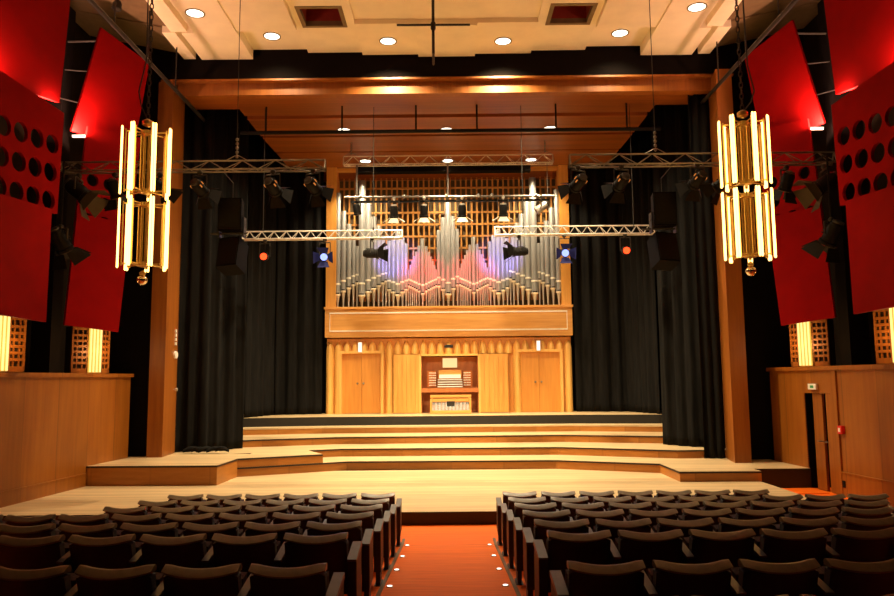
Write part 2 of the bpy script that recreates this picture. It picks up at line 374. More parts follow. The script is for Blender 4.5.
# ================================================================== ORGAN
def OX(px): return atY(px, 350, 24.8).x
def OZ(py): return atY(449, py, 24.8).z
OB = 1.036
org = thing('pipe_organ', 'large pipe organ with silver pipes in a wooden case behind the stage', 'pipe organ', (0, 24.8, OB))
def part(mb, name, mat, par=org, smooth=40): return mb.build(name, mat, par, smooth)
xl, xr = OX(326.5), OX(571.5)
zs = OZ(338)      # top of screen
z_sill, z_f0, z_f1 = OZ(307), OZ(337), OZ(309)
for xa, xb in ((xl, OX(336.5)), (OX(562), xr)):
    part(MB().box(xa, xb, 24.55, 25.0, z_sill, 9.3), 'case_post', 'organ_wood', smooth=0)
part(MB().box(xl, xr, 24.7, 25.0, 9.22, 9.3), 'top_rail', 'organ_wood_h', smooth=0)
part(MB().box(xl, xr, 24.45, 25.2, z_f0, z_f1), 'fascia_panel', 'organ_wood_h', smooth=0)
part(MB().box(xl-.03, xr+.03, 24.38, 25.0, z_f1, z_sill), 'sill', 'organ_wood_h', smooth=0)
m = MB(); zt, zb, xa, xb = OZ(312.5), OZ(331.5), OX(331), OX(566.5)
m.box(xa, xb, 24.41, 24.46, zt-.045, zt); m.box(xa, xb, 24.41, 24.46, zb, zb+.045); m.box(xa, xa+.02, 24.43, 24.46, zb, zt); m.box(xb-.02, xb, 24.43, 24.46, zb, zt)
part(m, 'moulding', 'lip', smooth=0)
# lattice grid behind the pipes
m = MB(); x0, x1 = OX(336), OX(562); z0, z1 = OZ(300), OZ(176)
k = 0; x = x0
while x < x1: m.box(x, x+.055, 25.0, 25.06, z0, z1); x += .182
for py in (186.5, 211, 223, 235, 247, 259, 271): m.box(x0, x1, 24.98, 25.04, OZ(py)-.03, OZ(py)+.03)
part(m, 'lattice', 'lattice_wood', smooth=0)
part(MB().box(xl, xr, 25.12, 25.2, z_f0+.1, 9.2), 'back_board', 'back_brown', smooth=0)
# pipes
def pipe(px, ptop, pmouth, w, sg=1):
    x = OX(px); r = w/2*.0326*1.27; y = 24.68
    zm, zt, zf = OZ(pmouth), OZ(ptop), z_sill
    b = MB(); b.lathe([(r, zm+.0), (r, zt-.01), (r*.93, zt), (r*.86, zt-.01)], (x, y, 0), (0, 0, 1), 14)
    b.cur = 1
    mh = min(.36, 2.6*r+.08)        # upper lip, a pale leaf-shaped flat on the pipe
    for zz, hh in ((zm+mh, .06),):
        b.ring([(r*1.0, zz), (r*1.1, zz+hh/2), (r*1.0, zz+hh)], (x, y, 0), (0, 0, 1), 14)
    b.cur = 2; b.box(x-r*.62, x+r*.62, y-r*1.03, y-r*.6, zm+.01, zm+.055)
    p = part(b, 'pipe', ['tin', 'lip', 'dark_gap'], org)
    f = MB(); f.lathe([(r*.26, zf), (r*.36, zf+(zm-zf)*.4), (r*.74, zm-.06), (r*.86, zm-.045)], (x, y, 0), (0, 0, 1), 12)
    f.cur = 1; f.lathe([(r*.86, zm-.045), (r*1.1, zm-.02), (r*1.1, zm+.012), (r*.9, zm+.016)], (x, y, 0), (0, 0, 1), 12)
    part(f, 'pipe_foot', ['tin_foot', 'lip'], p)
half = []
half += [(338, 193, 294, 4.4), (343.6, 211, 290.5, 4.2), (349, 224, 287.5, 4), (353.6, 236, 284.5, 3.4), (357.3, 246, 282.5, 3)]
half += [(362.2, 181, 295, 5.6), (368.6, 204, 291.5, 5), (374.2, 217, 288.5, 4.6), (379, 226, 285.5, 4), (383.2, 236, 282.8, 3.4), (386.3, 246, 281, 2.8)]
half += [(389.6, 241, 289.5, 3.4), (393.8, 237, 292, 4), (398.4, 232, 294.8, 4.6), (402.8, 238, 292, 4), (406.5, 244, 289.5, 3.4)]
xs = [409.2, 411.2, 413.1, 415, 417, 419.6, 423.2, 426.9, 429.4, 431.5, 433.4, 435.2, 437]
for x in xs:
    u = abs(x-423.1)/14
    half.append((x, 239+31*u**1.05, 294-8*u**.8, 3.2 if u < .05 else 2.5-1.0*u*.6))
half += [(439.6, 231, 286.5, 3.2), (444, 218.5, 290, 4)]
for p_ in half: pipe(*p_)
pipe(448.9, 203, 294.5, 4.8)
for p_ in half: pipe(897.8-p_[0], p_[1]-1.2, p_[2]-.8, p_[3])
# fluted screen below
zt = zs
scr = part(MB().box(xl+.03, OX(420), 24.72, 25.1, OB, zt) .box(OX(479), xr-.03, 24.72, 25.1, OB, zt).box(OX(420), OX(479), 24.72, 25.1, OZ(355.5), zt), 'screen', 'door_wood', smooth=0)  # darker wood puts the shade behind the flutes into the colour
nfl = 29; wv = (xr-xl)/nfl
for i in range(nfl):
    xc = xl + wv*(i+.5); px = 326.5 + 245*(i+.5)/nfl
    zb = OB
    if 340 < px < 383 or 517 < px < 560: zb = OZ(352)
    if 391 < px < 509: zb = OZ(354)
    r = wv*.47; rings = []
    n = 9
    def ring(z, s, d=0): return [(xc - r*s*math.cos(PI*k/(n-1)), 24.73 - .19*s*math.sin(PI*k/(n-1)), z) for k in range(n)]
    top = OZ(340.5); b = MB()
    b.loft([ring(zb, 1), ring(top-.30, 1), ring(top-.18, .86), ring(top-.09, .6), ring(top-.03, .32), ring(top, .05)], close=True)
    part(b, 'flute', 'pale_wood', org, 50)  # paler than the screen, the lit look of the flutes is in the colour
for px0, px1 in ((343, 381.5), (517.5, 558.5)):
    xa, xb, zt2 = OX(px0), OX(px1), OZ(353)
    m = MB(); fw = .09
    m.box(xa-fw, xa, 24.52, 24.9, OB, zt2+fw); m.box(xb, xb+fw, 24.52, 24.9, OB, zt2+fw); m.box(xa, xb, 24.52, 24.9, zt2, zt2+fw)
    part(m, 'door_frame', 'pale_wood', org, 0)
    xm = (xa+xb)/2
    for a_, b_, kx in ((xa, xm-.004, xm-.13), (xm+.004, xb, xm+.07)):
        d = part(MB().box(a_, b_, 24.66, 24.715, OB+.01, zt2), 'door', 'door_wood', org, 0)
        part(MB().lathe([(.012, 0), (.012, .04), (.032, .045), (.035, .07), (.02, .085)], (kx, 24.66, 2.02), (0, -1, 0), 10), 'door_knob', 'steel', d)
for px0, px1 in ((394, 420), (479, 507)):
    m = MB(); xa, xb = OX(px0), OX(px1); n = 6
    for i in range(n):
        m.box(xa+(xb-xa)*i/n+.004, xa+(xb-xa)*(i+1)/n-.004, 24.50, 24.58, OB+.02, OZ(354.5))
    m.box(xa, xb, 24.53, 24.6, OB+.02, OZ(354.5))
    part(m, 'folding_panel', 'organ_wood', org, 0)
m = MB(); xa, xb = OX(420.5), OX(478.5); zt2 = OZ(356)
m.box(xa-.04, xa+.03, 24.46, 24.9, OB, zt2+.06); m.box(xb-.03, xb+.04, 24.46, 24.9, OB, zt2+.06); m.box(xa, xb, 24.46, 24.9, zt2, zt2+.06)
part(m, 'console_frame', 'pale_wood', org, 0)
part(MB().box(OX(444.5), OX(453), 24.55, 24.61, OZ(348), OZ(345)), 'name_plate', 'black_keys', org, 0)
# console standing in the niche
con = thing('organ_console', 'organ console with keyboards, stop knobs and lit music desk in the niche below the pipes', 'organ console', (0, 24.9, OB))
xa, xb, zt2 = OX(421.5), OX(477.5), OZ(356.5)
m = MB(); m.box(xa, xb, 25.12, 25.18, OB, zt2); m.box(xa, xa+.02, 24.6, 25.12, OB, zt2); m.box(xb-.02, xb, 24.6, 25.12, OB, zt2)
part(m, 'shell', 'niche_wood', con, 0)
part(MB().box(OX(442.5), OX(457), 24.98, 25.04, OZ(367.5), OZ(358)), 'music_desk_glow', 'desk_glow', con, 0)  # glowing panel stands in for lamplight falling on the music desk
part(MB().box(OX(438.5), OX(461), 24.84, 24.9, OZ(378.5), OZ(370)), 'music_rack', 'organ_wood_h', con, 0)
part(MB().box(OX(439), OX(460.5), 24.81, 24.84, OZ(378.3), OZ(374.5)), 'sheet_ledge', 'white', con, 0)
for k in range(4):
    z = OZ(387.6)+.02+k*.075; y0 = 24.40+k*.11; xk0, xk1 = OX(437.5), OX(462)
    kb = part(MB().box(xk0, xk1, y0, y0+.14, z, z+.03), 'keyboard', 'ivory', con, 0)
    m = MB(); n = 36
    for i in range(n):
        if i % 7 in (2, 6): continue
        x = xk0+(xk1-xk0)*(i+1)/n; m.box(x-.005, x+.005, y0+.06, y0+.14, z+.03, z+.04)
    part(m, 'black_keys', 'black_keys', kb, 0)
part(MB().box(xa, xb, 24.38, 25.0, OZ(392), OZ(388)), 'key_desk', 'niche_wood', con, 0)
for sg, xj in ((-1, OX(431.5)), (1, OX(467.5))):
    j = part(MB().obox((xj, 24.72, OZ(379)), .30, .06, .52, Matrix.Rotation(sg*-.55, 3, 'Z')), 'stop_jamb', 'niche_wood', con, 0)
    rm = Matrix.Rotation(sg*-.55, 3, 'Z')
    for a in range(4):
        for b in range(6):
            p = Vector((xj, 24.72, OZ(379))) + rm @ Vector(((a-1.5)*.068, -.03, (b-2.5)*.08))
            q = p + rm @ Vector((0, -.06, 0))
            part(MB().bar(p, q, .019, 8), 'stop_knob', 'ivory', j, 40)
part(MB().box(OX(430.5), OX(470), 24.1, 24.3, OZ(397), OZ(394.5)).box(OX(431), OX(433), 24.12, 24.28, OB, OZ(397)).box(OX(467.5), OX(469.5), 24.12, 24.28, OB, OZ(397)), 'bench', 'organ_wood_h', con, 0)
# pedalboard: curved frame with rows of pedals
m = MB(); n = 12; z0, z1 = OB+.02, OZ(398)
fr = []
for i in range(n+1):
    u = i/n*2-1; x = OX(450)+u*.64; dy = .10*u*u
    fr.append([(x, 23.72+dy, z0), (x, 23.78+dy, z0), (x, 23.78+dy, z0+.10), (x, 23.72+dy, z0+.10)])
m.loft(fr)
fr = []
for i in range(n+1):
    u = i/n*2-1; x = OX(450)+u*.64; dy = .10*u*u
    fr.append([(x, 23.98+dy, OZ(401)), (x, 24.04+dy, OZ(401)), (x, 24.04+dy, OZ(398)), (x, 23.98+dy, OZ(398))])
m.loft(fr); m.box(OX(430.5), OX(432), 23.8, 24.08, OB, OZ(398)); m.box(OX(468), OX(469.7), 23.8, 24.08, OB, OZ(398))
pb = part(m, 'pedalboard', 'organ_wood_h', con, 0)
m = MB(); sharps = []
for i in range(27):
    u = (i+.5)/27*2-1; x = OX(450)+u*.6; dy = .10*u*u
    m.add([(x-.007, 23.79+dy, z0+.06), (x+.007, 23.79+dy, z0+.06), (x+.007, 24.0+dy, OZ(402.5)), (x-.007, 24.0+dy, OZ(402.5)),
           (x-.007, 23.79+dy, z0+.09), (x+.007, 23.79+dy, z0+.09), (x+.007, 24.0+dy, OZ(402.5)+.03), (x-.007, 24.0+dy, OZ(402.5)+.03)],
          [(3,2,1,0),(4,5,6,7),(0,1,5,4),(1,2,6,5),(2,3,7,6),(3,0,4,7)])
    if i % 7 not in (2, 6): sharps.append(MB().box(x+.012, x+.034, 23.9+dy, 24.0+dy, OZ(403.5), OZ(401.5)))
part(m, 'pedal_keys', 'ivory', pb, 0); 
for q in sharps: part(q, 'sharp_pedal', 'black_keys', pb, 0)
part(MB().box(OX(446.5), OX(454), 23.9, 23.97, OZ(406), OZ(400.5)), 'swell_pedals', 'black_keys', con, 0)
for sx, nm in ((361.2, 'left'), (537.3, 'right')):
    x = OX(sx)
    t = thing('exit_lamp', f'small upright white exit lamp above the {nm} organ case door', 'exit lamp', (x, 24.56, OZ(352)), 'exit lamps on the organ case')
    MB().box(x-.062, x+.062, 24.46, 24.55, OZ(352), OZ(341.8)).build('housing', 'white', t, 0)
    MB().box(x-.05, x+.05, 24.445, 24.46, OZ(351.3), OZ(342.4)).build('lit_face', 'exit_light', t, 0)
# black pelmet box hanging above the lattice
tag(MB().box(-3.05, 2.75, 24.1, 24.45, OZ(176)-.02, 9.22).build('pelmet', 'black_wall', smooth=0, loc=(0, 24.1, 9)), 'long black pelmet box hanging above the organ pipes', 'pelmet')

# ================================================================== CURTAINS
def drape(name, pts, z0, z1, label, amp=.07, wl=.34, seed=0, grp=None, pool=0):
    random.seed(seed)
    P = [Vector((x, y, 0)) for x, y in pts]
    L = [0]
    for a, b in zip(P[:-1], P[1:]): L.append(L[-1]+(b-a).length)
    n = int(L[-1]/.03); rows = [z0, z0+.25, z0+1.2, z0+3, z0+5, z1]
    ph = random.random()*6
    grid = []
    for k, z in enumerate(rows):
        row = []
        for i in range(n+1):
            s = L[-1]*i/n; j = 0
            while j < len(L)-2 and s > L[j+1]: j += 1
            d = (P[j+1]-P[j]).normalized(); nn = Vector((d.y, -d.x, 0)); p = P[j] + d*(s-L[j])
            w = amp*(math.sin(2*PI*s/wl+ph+.5*math.sin(s*2.1+ph)) + .45*math.sin(2*PI*s/(wl*2.3)+1.7*ph) + .25*math.sin(2*PI*s/(wl*.43)+z*.2))
            w *= .85 + .3*math.sin(z*.7+s*3)
            q = p + nn*w; q.z = z; row.append(q)
        grid.append(row)
    m = MB(); N = n+1
    m.add([p for r in grid for p in r], [(k*N+i, k*N+i+1, (k+1)*N+i+1, (k+1)*N+i) for k in range(len(rows)-1) for i in range(n)])
    o = m.build(name, 'curtain', smooth=180, loc=(P[0].x, P[0].y, z0))
    md = o.modifiers.new('thick', 'SOLIDIFY'); md.thickness = .012
    return tag(o, label, 'curtain', grp)
drape('stage_curtain', [(-6.86, 18.72), (-6.2, 18.80), (-5.40, 19.55)], .41, 9.6, 'black velvet side curtain hanging beside the left proscenium post', seed=1, grp='black stage curtains')
drape('stage_curtain', [(-6.15, 22.6), (-5.7, 24.3), (-4.2, 24.66)], 1.04, 9.6, 'black back curtain in soft folds left of the organ case', seed=2, grp='black stage curtains', amp=.06, wl=.42)
drape('stage_curtain', [(6.75, 18.35), (6.3, 18.6), (5.48, 19.55)], .41, 9.6, 'black velvet side curtain hanging beside the right proscenium post', seed=3, grp='black stage curtains')
drape('stage_curtain', [(6.3, 22.55), (5.8, 24.3), (4.14, 24.66)], 1.04, 9.6, 'black back curtain in soft folds right of the organ case', seed=5, grp='black stage curtains', amp=.06, wl=.42)
drape('stage_curtain', [(6.49, 17.93), (6.02, 18.02)], .215, 9.3, 'narrow black curtain hanging down to the lowest step against the right proscenium post', seed=8, grp='black stage curtains', amp=.045, wl=.2)
# bundled black cloth lying at the foot of the left curtain
m = MB(); random.seed(9)
for k in range(5):
    x = -6.45+k*.19; rr = []
    for i in range(5):
        u = i/4; c = Vector((x+u*.32, 18.25+.06*math.sin(k*2+u*4)+.1*u, .46+.05*math.sin(u*PI)+random.random()*.03)); r = .055*math.sin(PI*(.15+.7*u))+.02
        rr.append([c+Vector((0, r*math.cos(2*PI*j/8), r*.8*math.sin(2*PI*j/8))) for j in range(8)])
    m.loft(rr)
tag(m.build('cloth_bundle', 'curtain', smooth=60, loc=(-6.3, 18.3, .41)), 'black cloth bundled on the platform at the foot of the left side curtain', 'cloth')

# ================================================================== RED ACOUSTIC PANELS
def acoustic(side, where, level, corners, holes=None):
    """corners TL, TR, BR, BL of the panel's front face; the panel gets real thickness and real holes"""
    TL, TR, BR, BL = [Vector(c) for c in corners]
    if side > 0: TL, TR, BR, BL = [Vector((-c.x, c.y, c.z)) for c in (TR, TL, BL, BR)]
    c0 = (TL+TR+BR+BL)/4
    U = ((TR-TL)+(BR-BL)).normalized(); V = ((TL-BL)+(TR-BR)); Nn = U.cross(V).normalized(); V = Nn.cross(U).normalized()
    if Nn.dot(EYE-c0) < 0: Nn = -Nn
    def to2(p): d = p-c0; return (d.dot(U), d.dot(V))
    poly = [to2(p) for p in (TL, TR, BR, BL)]
    bm = bmesh.new(); edges = []
    def loop(pts):
        vs = [bm.verts.new((x, y, 0)) for x, y in pts]
        for i in range(len(vs)): edges.append(bm.edges.new((vs[i], vs[(i+1) % len(vs)])))
    den = []
    for i in range(4):
        a, b = poly[i], poly[(i+1) % 4]
        for k in range(6): den.append((a[0]+(b[0]-a[0])*k/6, a[1]+(b[1]-a[1])*k/6))
    loop(den)
    if holes:
        for hx, hy, r in holes(poly, side): loop([(hx+r*math.cos(2*PI*i/20), hy+r*math.sin(2*PI*i/20)) for i in range(20)])
    bmesh.ops.triangle_fill(bm, use_beauty=True, use_dissolve=False, edges=edges)
    Tt = .06
    ext = bmesh.ops.extrude_face_region(bm, geom=list(bm.faces))
    bmesh.ops.translate(bm, vec=(0, 0, -Tt), verts=[e for e in ext['geom'] if isinstance(e, bmesh.types.BMVert)])
    for v in bm.verts: v.co = U*v.co.x + V*v.co.y + Nn*v.co.z
    bmesh.ops.recalc_face_normals(bm, faces=bm.faces)
    me = bpy.data.meshes.new('acoustic_panel'); bm.to_mesh(me); bm.free(); me.materials.append(M['red_panel'])
    o = bpy.data.objects.new('acoustic_panel', me); o.location = c0; COL.objects.link(o); OFF[o.name] = c0
    return o, U, V, Nn, c0
def holes_near(poly, side):
    TL, TR, BR, BL = poly
    out = []
    for r in range(3):
        for c in range(7):
            # measured from the panel's edge next to the stage, rows follow the slope of the lower edge
            fx = .25+.385*c; fy = .20+.49*r
            e0, e1 = (BR, TR) if side < 0 else (BL, TL)
            q0 = BL if side < 0 else BR
            ln = math.dist(e0, e1); uy = ((e1[0]-e0[0])/ln, (e1[1]-e0[1])/ln)
            lb = math.dist(e0, q0); ux = ((q0[0]-e0[0])/lb, (q0[1]-e0[1])/lb)
            x = e0[0]+ux[0]*fx+uy[0]*fy; y = e0[1]+ux[1]*fx+uy[1]*fy
            out.append((x, y, .162))
    return out
def holes_far(poly, side):
    TL, TR, BR, BL = poly; out = []
    w = math.dist(BL, BR); h = math.dist(BL, TL)
    for r in range(3):
        for c in range(3):
            fx = (.2+.3*c); fy = (.20+.42*r)
            x = BL[0]*(1-fx)+BR[0]*fx + (TL[0]-BL[0])*fy/h; y = BL[1]*(1-fx)+BR[1]*fx + (TL[1]-BL[1])*fy/h
            out.append((x, y, .13))
    return out
A = lambda x, y, Y: atY(x, y, Y)
grpR = 'red acoustic wall panels'
far_u = [A(103, 27, 15.1), A(148, 64, 16.3), A(135, 152, 16.2), A(70, 131, 14.9)]
far_m = [A(88, 126, 15.0), A(141, 138, 16.1), A(129.5, 238, 16.0), A(75, 226, 14.9)]
far_l = [A(77, 213, 14.85), A(131, 224, 15.9), A(118, 332, 15.9), A(65, 325, 14.85)]
near_u = [A(-40, -85, 10.9), A(76, -20, 13.1), A(56, 103, 12.95), A(-50, 62, 10.7)]
near_m = [A(-60, 34, 10.0), A(68.5, 113, 12.6), A(53, 214, 12.6), A(-60, 184, 10.0)]
near_l = [A(-60, 177, 9.75), A(56, 209, 12.25), A(42, 322, 12.3), A(-60, 304, 9.75)]
for sg, nm in ((-1, 'left'), (1, 'right')):
    for cs, lv, wh, hl in ((far_u, 'upper slanted red acoustic panel without holes', 'far bay', None), (far_m, 'middle red acoustic panel with round holes', 'far bay', holes_far), (far_l, 'lowest plain red acoustic panel', 'far bay', None),
                           (near_u, 'large upper plain red acoustic panel', 'near bay', None), (near_m, 'middle red acoustic panel with big round holes', 'near bay', holes_near), (near_l, 'lowest large plain red acoustic panel', 'near bay', None)):
        o, U, V, Nn, c0 = acoustic(sg, wh, lv, cs, hl)
        tag(o, f'{lv} on the {nm} wall, {"beside the proscenium" if wh == "far bay" else "nearest the seats"}', 'acoustic panel', grpR)
        # stay rods from the wall to the panel's back
        if cs in (far_u,):
            E0 = Vector((-cs[0].x if sg > 0 else cs[0].x, cs[0].y, cs[0].z)); E1 = Vector((-cs[3].x if sg > 0 else cs[3].x, cs[3].y, cs[3].z))
            for k, f in enumerate((.10, .42, .74)):
                p = E0.lerp(E1, f) - Nn*.06; q = Vector((sg*8.3, p.y+.15, p.z+.12*k-.02))
                MB().bar(p+(c0-p)*.06, q, .022 if k == 0 else .013).lathe([(.0, 0), (.045, .02), (.0, .05)], q, (0, 0, 1), 8).build('stay_rod', 'steel', o)
    # strip light in the gap between the upper and middle panels
    for px, py, Y, L, pw, nmb in ((81, 137, 15.15, .34, P_RED, 'far'), (44, 111, 12.78, .4, P_RED*.40, 'near'), (-14, 78, 11.3, .4, P_RED*.40, 'edge')):
        c = A(px, py, Y); c.x *= -sg
        t = thing('strip_light', f'white strip light tucked behind the {dict(far="far red panels", near="near perforated red panel", edge="outer end of the perforated red panel")[nmb]}, {nm} wall', 'light', c, 'strip lights behind the red panels')
        MB().box(c.x-L/2, c.x+L/2, c.y-.03, c.y+.03, c.z-.015, c.z+.02).build('fitting', 'white', t, 0)
        MB().bar((c.x-L/2, c.y-.04, c.z+.028), (c.x+L/2, c.y-.04, c.z+.028), .012).build('lit_tube', 'strip_light', t)
        lamp('AREA', c+(Vector((-sg*.10, -.34, .02)) if nmb == 'far' else Vector((-sg*.12, -.06, .05))), pw, (1, .5, .35), t, aim=c+Vector((0, .15, 1.3)))

# ================================================================== WALL SCONCES
def sconce(sg, A_, B_, label, f0=.42, f1=.77):
    A_, B_ = Vector(A_), Vector(B_); z0, z1 = 2.335, 3.33
    if sg > 0: A_, B_ = Vector((-A_.x, A_.y)), Vector((-B_.x, B_.y))
    u = (B_-A_).normalized(); L = (B_-A_).length; n = Vector((u.y, -u.x))
    if n.y > 0: n = -n
    c = (A_+B_)/2
    t = thing('wall_sconce', label, 'wall lamp', (c.x, c.y, z0), 'wood boxed lamps on the wall ledges')
    P = lambda a, d: (A_ + u*a + n*d)
    def bx(m, a0, a1, d0, d1, za, zb):
        q = [P(a0, d0), P(a1, d0), P(a1, d1), P(a0, d1)]; m.prism([(p.x, p.y) for p in q], za, zb)
    m = MB(); bx(m, 0, L, -.3, -.03, z0, z1); m.build('back_box', 'dark_gap', t, 0)
    m = MB(); q0, q1 = L*f0, L*f1
    for a0, a1 in ((0, q0), (q1, L)):
        bx(m, a0, a0+.035, -.03, .02, z0, z1); bx(m, a1-.035, a1, -.03, .02, z0, z1); bx(m, a0, a1, -.03, .02, z0, z0+.1); bx(m, a0, a1, -.03, .02, z1-.07, z1)
        k = 0; nc = max(1, int(round((a1-a0)/.10)))
        for i in range(1, nc): bx(m, a0+(a1-a0)*i/nc-.012, a0+(a1-a0)*i/nc+.012, -.03, .012, z0, z1)
        for i in range(1, 7): z = z0+.1+(z1-z0-.17)*i/7; bx(m, a0, a1, -.03, .016, z-.025, z+.025)
    m.build('vent_grille', 'wall_wood', t, 0)
    m = MB(); bx(m, q0, q1, -.03, .03, z0, z1); m.build('reflector', 'brass', t, 0)
    for i in range(4):
        a = q0+(q1-q0)*(i+.5)/4; p = P(a, .07)
        MB().bar((p.x, p.y, z0+.02), (p.x, p.y, z1-.02), .021, 10).build('lit_tube', 'sconce', t)
    p = P((q0+q1)/2, .30); lamp('POINT', (p.x, p.y, 2.8), 14, AMBER, t, radius=.12)
for sg, nm in ((-1, 'left'), (1, 'right')):
    sconce(sg, (-7.98, 15.72), (-7.46, 16.34), f'lit wood boxed tube lamp on the {nm} wall ledge, the one farther from the seats')
    sconce(sg, (-8.10, 12.65), (-7.60, 13.33), f'lit wood boxed tube lamp on the {nm} wall ledge, cut by the photo edge', .34, .66)

# ================================================================== CHANDELIERS
def chandelier(x, y, ztop, rot, nm):
    t = thing('chandelier', f'two-tier brass chandelier of glowing vertical tubes hanging before the {nm} red panels', 'chandelier', (x, y, ztop), 'tube chandeliers')
    R, L, n = .39, 1.13, 7
    for k in range(2):
        zt = ztop-.02-k*1.235; zb = zt-L
        for i in range(n):
            a = rot+2*PI*i/n; dx, dy = math.sin(a), -math.cos(a)
            # slim brass backing profile with a pair of tubes in front
            px, py = x+dx*(R-.06), y+dy*(R-.06)
            m = MB(); rm = Matrix.Rotation(math.atan2(dx, -dy), 3, 'Z')
            m.obox((px, py, (zt+zb)/2), .05, .02, L-.06, rm)
            bk = m.build('tube_holder', 'brass', t, 0)
            for s in (-.021, .021):
                cx, cy = x+dx*R+dy*-s, y+dy*R+dx*s
                MB().lathe([(.008, zb-.015), (.0175, zb), (.0175, zt), (.008, zt+.015)], (cx, cy, 0), (0, 0, 1), 10).build('lit_tube', 'tube', bk)
        for zc in (zt-.06, zb+.06):
            m = MB()
            for i in range(n):
                a = rot+2*PI*i/n; m.bar((x, y, zc), (x+math.sin(a)*(R-.05), y-math.cos(a)*(R-.05), zc), .012, 6)
            m.lathe([(.02, zc-.05), (.10, zc-.03), (.10, zc+.03), (.02, zc+.05)], (x, y, 0), (0, 0, 1), 14)
            m.build('spoke_ring', 'brass', t)
        for i in range(8):
            a = 2*PI*i/8; MB().bar((x+.085*math.sin(a), y+.085*math.cos(a), zb+.08), (x+.085*math.sin(a), y+.085*math.cos(a), zt-.12), .024, 8).build('brass_rod', 'brass', t)
    zb = ztop-2.43
    m = MB(); m.lathe([(.015, 0), (.05, -.03), (.05, -.06), (.012, -.09)], (x, y, zb), (0, 0, 1), 12); m.build('lower_stem', 'brass', t)
    MB().lathe([(.001, -.085), (.05, -.07), (.08, -.03), (.09, 0), (.08, .03), (.05, .07), (.001, .085)], (x, y, zb-.155), (0, 0, 1), 16).build('ball', 'crystal', t)
    m = MB(); m.lathe([(.03, .03), (.09, .06), (.09, .12), (.03, .16)], (x, y, ztop), (0, 0, 1), 12); m.build('hub', 'brass', t)
    # chain and feed cable
    m = MB(); z = ztop+.15; k = 0; dxc = .03*(-1 if x < 0 else 1)
    def link(c, ax):
        nseg = 10; pts = []
        for i in range(nseg+1):
            a = 2*PI*i/nseg; o = Vector((.028*math.cos(a), 0, .062*math.sin(a)))
            if ax: o = Vector((0, o.x, o.z))
            pts.append(c+o)
        m.tube(pts, .010, 5)
    while z < 9.9: link(Vector((x, y, z+.06)), k % 2); z += .098; k += 1
    m.build('chain', 'dark_steel', t)
    s = 1 if x > 0 else -1
    pts = [Vector((x+.10*s, y, 9.9)), Vector((x+.13*s, y, 7.4)), Vector((x+.22*s, y, 6.95)), Vector((x+.16*s, y, 6.76)), Vector((x+.02, y, ztop+.14))] if x > 0 else \
          [Vector((x-.08, y, 9.9)), Vector((x-.06, y, 7.6)), Vector((x-.17, y, 7.05)), Vector((x-.12, y, 6.8)), Vector((x, y, ztop+.14))]
    MB().tube(pts, .012).build('feed_cable', 'cable', t)
chandelier(-5.07, 12.2, 6.40, math.radians(38.6), 'left')
chandelier(4.99, 12.2, 6.45, math.radians(3.4), 'right')

# ================================================================== CEILING FITTINGS
for px, py, z, lb, pw in ((195, 13, 9.95, 'round ceiling downlight near the left chandelier chain', P_HALL_SIDE), (272, 36, 10.19, 'round ceiling downlight left of the left dark hatch', P_HALL), (388, 41, 9.98+.05, 'round ceiling downlight just left of the hanging microphone bar', P_HALL_MID),
                          (503, 41, 10.03, 'round ceiling downlight just right of the hanging microphone bar', P_HALL_MID), (620, 33, 10.19, 'round ceiling downlight right of the right dark hatch', P_HALL), (697, 7, 9.95, 'round ceiling downlight near the right chandelier chain', P_HALL_SIDE)):
    c = atZ(px, py, z)
    t = thing('ceiling_downlight', lb, 'ceiling light', c, 'round downlights in the hall ceiling')
    MB().ring([(.175, -.012), (.205, -.014), (.205, .0), (.175, 0)], c, (0, 0, 1), 28).build('trim_ring', 'hatch_rim', t)
    MB().lathe([(.001, -.008), (.175, -.008), (.175, 0)], c, (0, 0, 1), 28).build('lit_disc', 'lamp_disc', t)
    lamp('SPOT', c+Vector((0, 0, -.03)), pw, WARM, t, aim=c+Vector((0, .55, -5)), cone=128, blend=1, radius=.12)
for sg, nm in ((-1, 'left'), (1, 'right')):
    xa, xb = (hx0, hx1) if sg > 0 else (-hx1, -hx0)
    t = thing('ceiling_hatch', f'square open hatch with dark red inside in the {nm} half of the plaster ceiling', 'ceiling hatch', ((xa+xb)/2, (hy0+hy1)/2, 10.1), 'square hatches in the hall ceiling')
    m = MB(); w = .09
    m.box(xa, xa+w, hy0, hy1, 10.085, 10.2); m.box(xb-w, xb, hy0, hy1, 10.085, 10.2); m.box(xa+w, xb-w, hy0, hy0+w, 10.085, 10.2); m.box(xa+w, xb-w, hy1-w, hy1, 10.085, 10.2)
    m.build('rim', 'hatch_rim', t, 0)
    m = MB(); m.box(xa+.04, xa+.09, hy0, hy1, 10.2, 10.85); m.box(xb-.09, xb-.04, hy0, hy1, 10.2, 10.85); m.box(xa, xb, hy0+.04, hy0+.09, 10.2, 10.85); m.box(xa, xb, hy1-.09, hy1-.04, 10.2, 10.85); m.box(xa, xb, hy0, hy1, 10.8, 10.85)
    m.build('shaft', 'hatch', t, 0)
